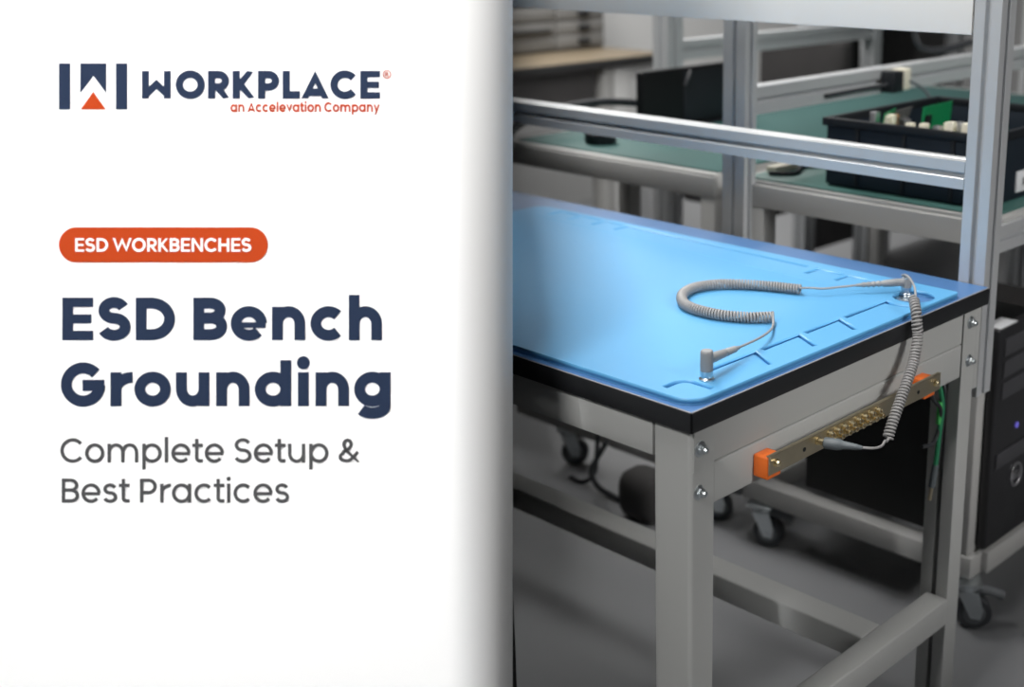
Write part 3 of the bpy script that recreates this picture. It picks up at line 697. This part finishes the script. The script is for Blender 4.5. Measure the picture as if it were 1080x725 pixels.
def add_stroke(bm, pts, w, closed, zt, mp, clamp=None):
    q_ = [pts[0]]
    for p in pts[1:]:
        if math.hypot(p[0]-q_[-1][0], p[1]-q_[-1][1]) > 1e-4: q_.append(p)
    pts = q_; n = len(pts); P = [Vector((*p, 0)) for p in pts]; s = w/2; Lf, Rt = [], []
    for i in range(n):
        a = P[i-1] if (i > 0 or closed) else None; b = P[(i+1) % n] if (i < n-1 or closed) else None
        d0 = (P[i]-a).normalized() if a is not None else None; d1 = (b-P[i]).normalized() if b is not None else None
        d0 = d0 or d1; d1 = d1 or d0
        n0 = Vector((-d0.y, d0.x, 0)); n1 = Vector((-d1.y, d1.x, 0)); mm = n0 + n1
        if mm.length < .05: mm = n0
        mm = mm.normalized(); k = s/max(.30, mm.dot(n0))
        Lf.append(P[i] + mm*k); Rt.append(P[i] - mm*k)
    if clamp:
        for q in Lf+Rt: q.y = min(max(q.y, clamp[0]), clamp[1])
    V = [[bm.verts.new(mp(q.x, q.y, z)) for q in row] for row in (Lf, Rt) for z in (zt, 0.)]
    lf1, lf0, rt1, rt0 = V
    for i in range(n if closed else n-1):
        j = (i+1) % n
        for f in ((lf1[i], lf1[j], rt1[j], rt1[i]), (lf0[i], lf0[j], lf1[j], lf1[i]), (rt1[i], rt1[j], rt0[j], rt0[i])):
            try: bm.faces.new(f)
            except ValueError: pass
    if not closed:
        for i in (0, n-1): bm.faces.new((lf0[i], lf1[i], rt1[i], rt0[i]))
def add_poly(bm, pts, zt, mp):
    A = [bm.verts.new(mp(x, y, zt)) for x, y in pts]; B = [bm.verts.new(mp(x, y, 0)) for x, y in pts]; n = len(pts)
    bm.faces.new(A)
    for i in range(n): bm.faces.new((A[i], A[(i+1) % n], B[(i+1) % n], B[i]))
def text(s, u0, u1, base, cap, w, name, m, parent, zt=.0008, z0=.0002, pre=None):
    """line of lettering between u0 and u1 (board units), baseline at v=base, capital height cap"""
    k = MB(); x = 0; items = []
    for i, c in enumerate(s):
        g, W, l, r = glyph(c, w)
        if i: x += l
        items.append((g, x)); x += W + (r if i < len(s)-1 else 0)
    sy = cap/CH; sx = (u1-u0)/x
    zt0 = zt; ns = 0
    for g, gx in items:
        mp = lambda a, b, z, gx=gx: SM @ Vector(((u0 + (gx+a)*sx)*U, (base - b*sy)*U, z0 + z))
        for st_ in g:
            ns += 1; zt = zt0 + .00003*(ns % 5)
            if isinstance(st_, tuple):
                if st_[0] == 'closed': add_stroke(k.bm, st_[1], w, True, zt, mp)
                elif st_[0] == 'clamp': add_stroke(k.bm, st_[1], w, False, zt, mp, (0, CH))
                elif st_[0] == 'w': add_stroke(k.bm, st_[1], w*st_[2], False, zt, mp)
                elif st_[0] == 'clampx': add_stroke(k.bm, st_[1], w, False, zt, mp, (0, XH))
                elif st_[0] == 'clampy': add_stroke(k.bm, st_[1], w, False, zt, mp, (DS, XH))
                elif st_[0] == 'dot': add_poly(k.bm, [(st_[1][0] + st_[2]*math.cos(2*math.pi*i/24), st_[1][1] + st_[2]*math.sin(2*math.pi*i/24)) for i in range(24)], zt, mp)
            else: add_stroke(k.bm, st_, w, False, zt, mp)
    if pre: pre(k)
    return k.build(name, m, parent, smooth=False, cut=False)
def flat(polys, name, m, parent, zt=.0008, z0=.0002):
    k = MB()
    for p in polys: add_poly(k.bm, p, zt, lambda a, b, z: SM @ Vector((a*U, b*U, z0 + z)))
    return k.build(name, m, parent, smooth=False, cut=False)
text('ESD Bench', 66, 403, 359, 45, .182, 'heading_line', 'navy', sg)
text('Grounding', 64.5, 412, 428.5, 45.5, .182, 'heading_line', 'navy', sg)
text('Complete Setup &', 64, 379.5, 488, 25.3, .098, 'subtitle_line', 'gtext', sg)
text('Best Practices', 65.5, 305, 530.3, 25.3, .098, 'subtitle_line', 'gtext', sg)
rr = 18.6; cy_ = 258.4
pill = [(264.2 + rr*math.cos(R(a_)), cy_ + rr*math.sin(R(a_))) for a_ in range(-90, 91, 6)] + [(81 - rr*math.cos(R(a_)), cy_ + -rr*math.sin(R(a_))) for a_ in range(-90, 91, 6)]
pl = flat([pill], 'orange_badge', 'rust', sg)
text('ESD WORKBENCHES', 80, 265.3, 265.6, 14.2, .128, 'badge_lettering', 'board', pl, z0=.0010)
lg = flat([[(85, 67), (112.2, 67), (112.2, 98), (98.6, 80), (85, 98)]], 'logo_mark', 'navy', sg)
flat([[(62.5, 67), (74.2, 67), (74.2, 115.5), (62.5, 115.5)]], 'logo_bar', 'navy', lg)
flat([[(122.6, 67), (134.3, 67), (134.3, 115.5), (122.6, 115.5)]], 'logo_bar', 'navy', lg)
flat([[(98.6, 97), (111.8, 115.5), (85.4, 115.5)]], 'logo_triangle', 'rust', lg)
# wordmark: its W has two posts and an inner peak
def wm(k):
    mp = lambda a, b, z: SM @ Vector((a*U, b*U, .0002 + z))
    for p in ([(150, 75), (157.2, 75), (157.2, 104), (150, 104)], [(173.2, 75), (180.2, 75), (180.2, 104), (173.2, 104)],
              [(165.2, 84.0), (177.5, 95.5), (180.2, 104), (176, 104), (165.2, 94)], [(165.2, 84.0), (165.2, 94), (154.5, 104), (150, 104), (153, 95.5)]):
        add_poly(k.bm, p, .0008 if p[0][1] == 75 else (.00084 if p[1][0] > 170 else .00088), mp)
text('ORKPLACE', 185.5, 401, 104.2, 29.4, .190, 'wordmark', 'navy', sg, pre=wm)
text('an Accelevation Company', 243.3, 400.6, 118.2, 10.2, .145, 'tagline', 'rust', sg)
rg = MB(); mpr = lambda a, b, z: SM @ Vector(((408.2 + a)*U, (78.6 - b)*U, .0002 + z))
add_stroke(rg.bm, [(4.0*math.cos(2*math.pi*i/28), 4.0*math.sin(2*math.pi*i/28)) for i in range(28)], .9, True, .0008, mpr)
add_stroke(rg.bm, [(-1.3, -2.1), (-1.3, 2.1)], .8, False, .0008, mpr); add_stroke(rg.bm, [(-1.3, 1.8), (.4, 1.8), (1.2, 1.0), (.4, .2), (-1.3, .2)], .7, False, .0008, mpr)
add_stroke(rg.bm, [(.1, .2), (1.5, -2.1)], .8, False, .0008, mpr)
rg.build('registered_mark', 'rust', sg, smooth=False, cut=False)

# ------------------------------------------------------------------ lights
def area(name, loc, target, sx, sy, power, color=(1, 1, 1), spread=180, xdir=None):
    l = bpy.data.lights.new(name, 'AREA'); l.shape = 'RECTANGLE'; l.size = sx; l.size_y = sy; l.energy = power; l.color = color; l.spread = R(spread)
    o = bpy.data.objects.new(name, l); COL.objects.link(o); o.location = loc
    z = (Vector(loc) - Vector(target)).normalized()
    x = Vector(xdir) if xdir is not None else Vector((0, 0, 1)).cross(z)
    x = (x - z*x.dot(z)).normalized(); y = z.cross(x)
    o.rotation_euler = Matrix((x, y, z)).transposed().to_euler()
    return o
# added overhead strip, set left of the partition line so the left side fades
LW = .17
mid = WP + WD*4.0 + WN*(.06 + LW/2)
area('added_strip_light', (mid.x, mid.y, 2.95), (mid.x, mid.y, 0), 6.1, LW, 200, (1, .985, .96), xdir=WD)
# fill light added at the front to brighten the near faces
fl = WP + WD*.55 + WN*.76
tg = WP + WD*1.8 - WN*.3
area('front_fill_light', (fl.x, fl.y, 2.15), (tg.x, tg.y, .8), .36, .36, 22, (1, .99, .97))
# fill light added to brighten the back wall
area('back_wall_fill', (3.45, 2.75, 2.85), (3.45, 3.3, 0), 1.5, .3, 22, (1, .99, .97), xdir=(1, 0, 0))
area('side_fill_light', (1.22, -1.55, 1.95), (1.22, .38, .80), 2.42, 1.45, 6, (1, .985, .965), spread=18, xdir=(1, 0, 0))  # narrow-beam fill added to brighten the bench ends
# collimated light added to whiten the board, aimed from front left
sc_pt = SM @ Vector((181*U, 345*U, 0))
sl_dir = (fwd*1.0 + right*.62 + down*.10).normalized()
sp = sc_pt - sl_dir*1.3
area('board_fill_light', tuple(sp), tuple(sc_pt), .60, 1.2, 1.45, (1, 1, 1), spread=4, xdir=right)

wd = bpy.data.worlds.new('world'); sc.world = wd; wd.use_nodes = True
wd.node_tree.nodes['Background'].inputs['Color'].default_value = (.55, .60, .68, 1)
wd.node_tree.nodes['Background'].inputs['Strength'].default_value = .025

# ------------------------------------------------------------------ camera
cam = bpy.data.cameras.new('camera'); co = bpy.data.objects.new('camera', cam); COL.objects.link(co)
co.location = CAM
co.rotation_euler = Matrix((right, -down, -fwd)).transposed().to_euler()
cam.sensor_width = 36; cam.sensor_fit = 'HORIZONTAL'; cam.lens = 1330.4/1080*36
cam.shift_x = -(716.1-540)/1080; cam.shift_y = (292.4-362.5)/1080
cam.clip_start = .05
cam.dof.use_dof = True; cam.dof.focus_distance = 1.78; cam.dof.aperture_fstop = (cam.lens/1000)/.015
sc.camera = co
sc.view_settings.view_transform = 'Standard'; sc.view_settings.look = 'None'; sc.view_settings.gamma = 1; sc.view_settings.exposure = 0
try: sc.view_settings.use_curve_mapping = False
except Exception: pass
for o in list(bpy.data.objects):
    if '_o' in o: del o['_o']
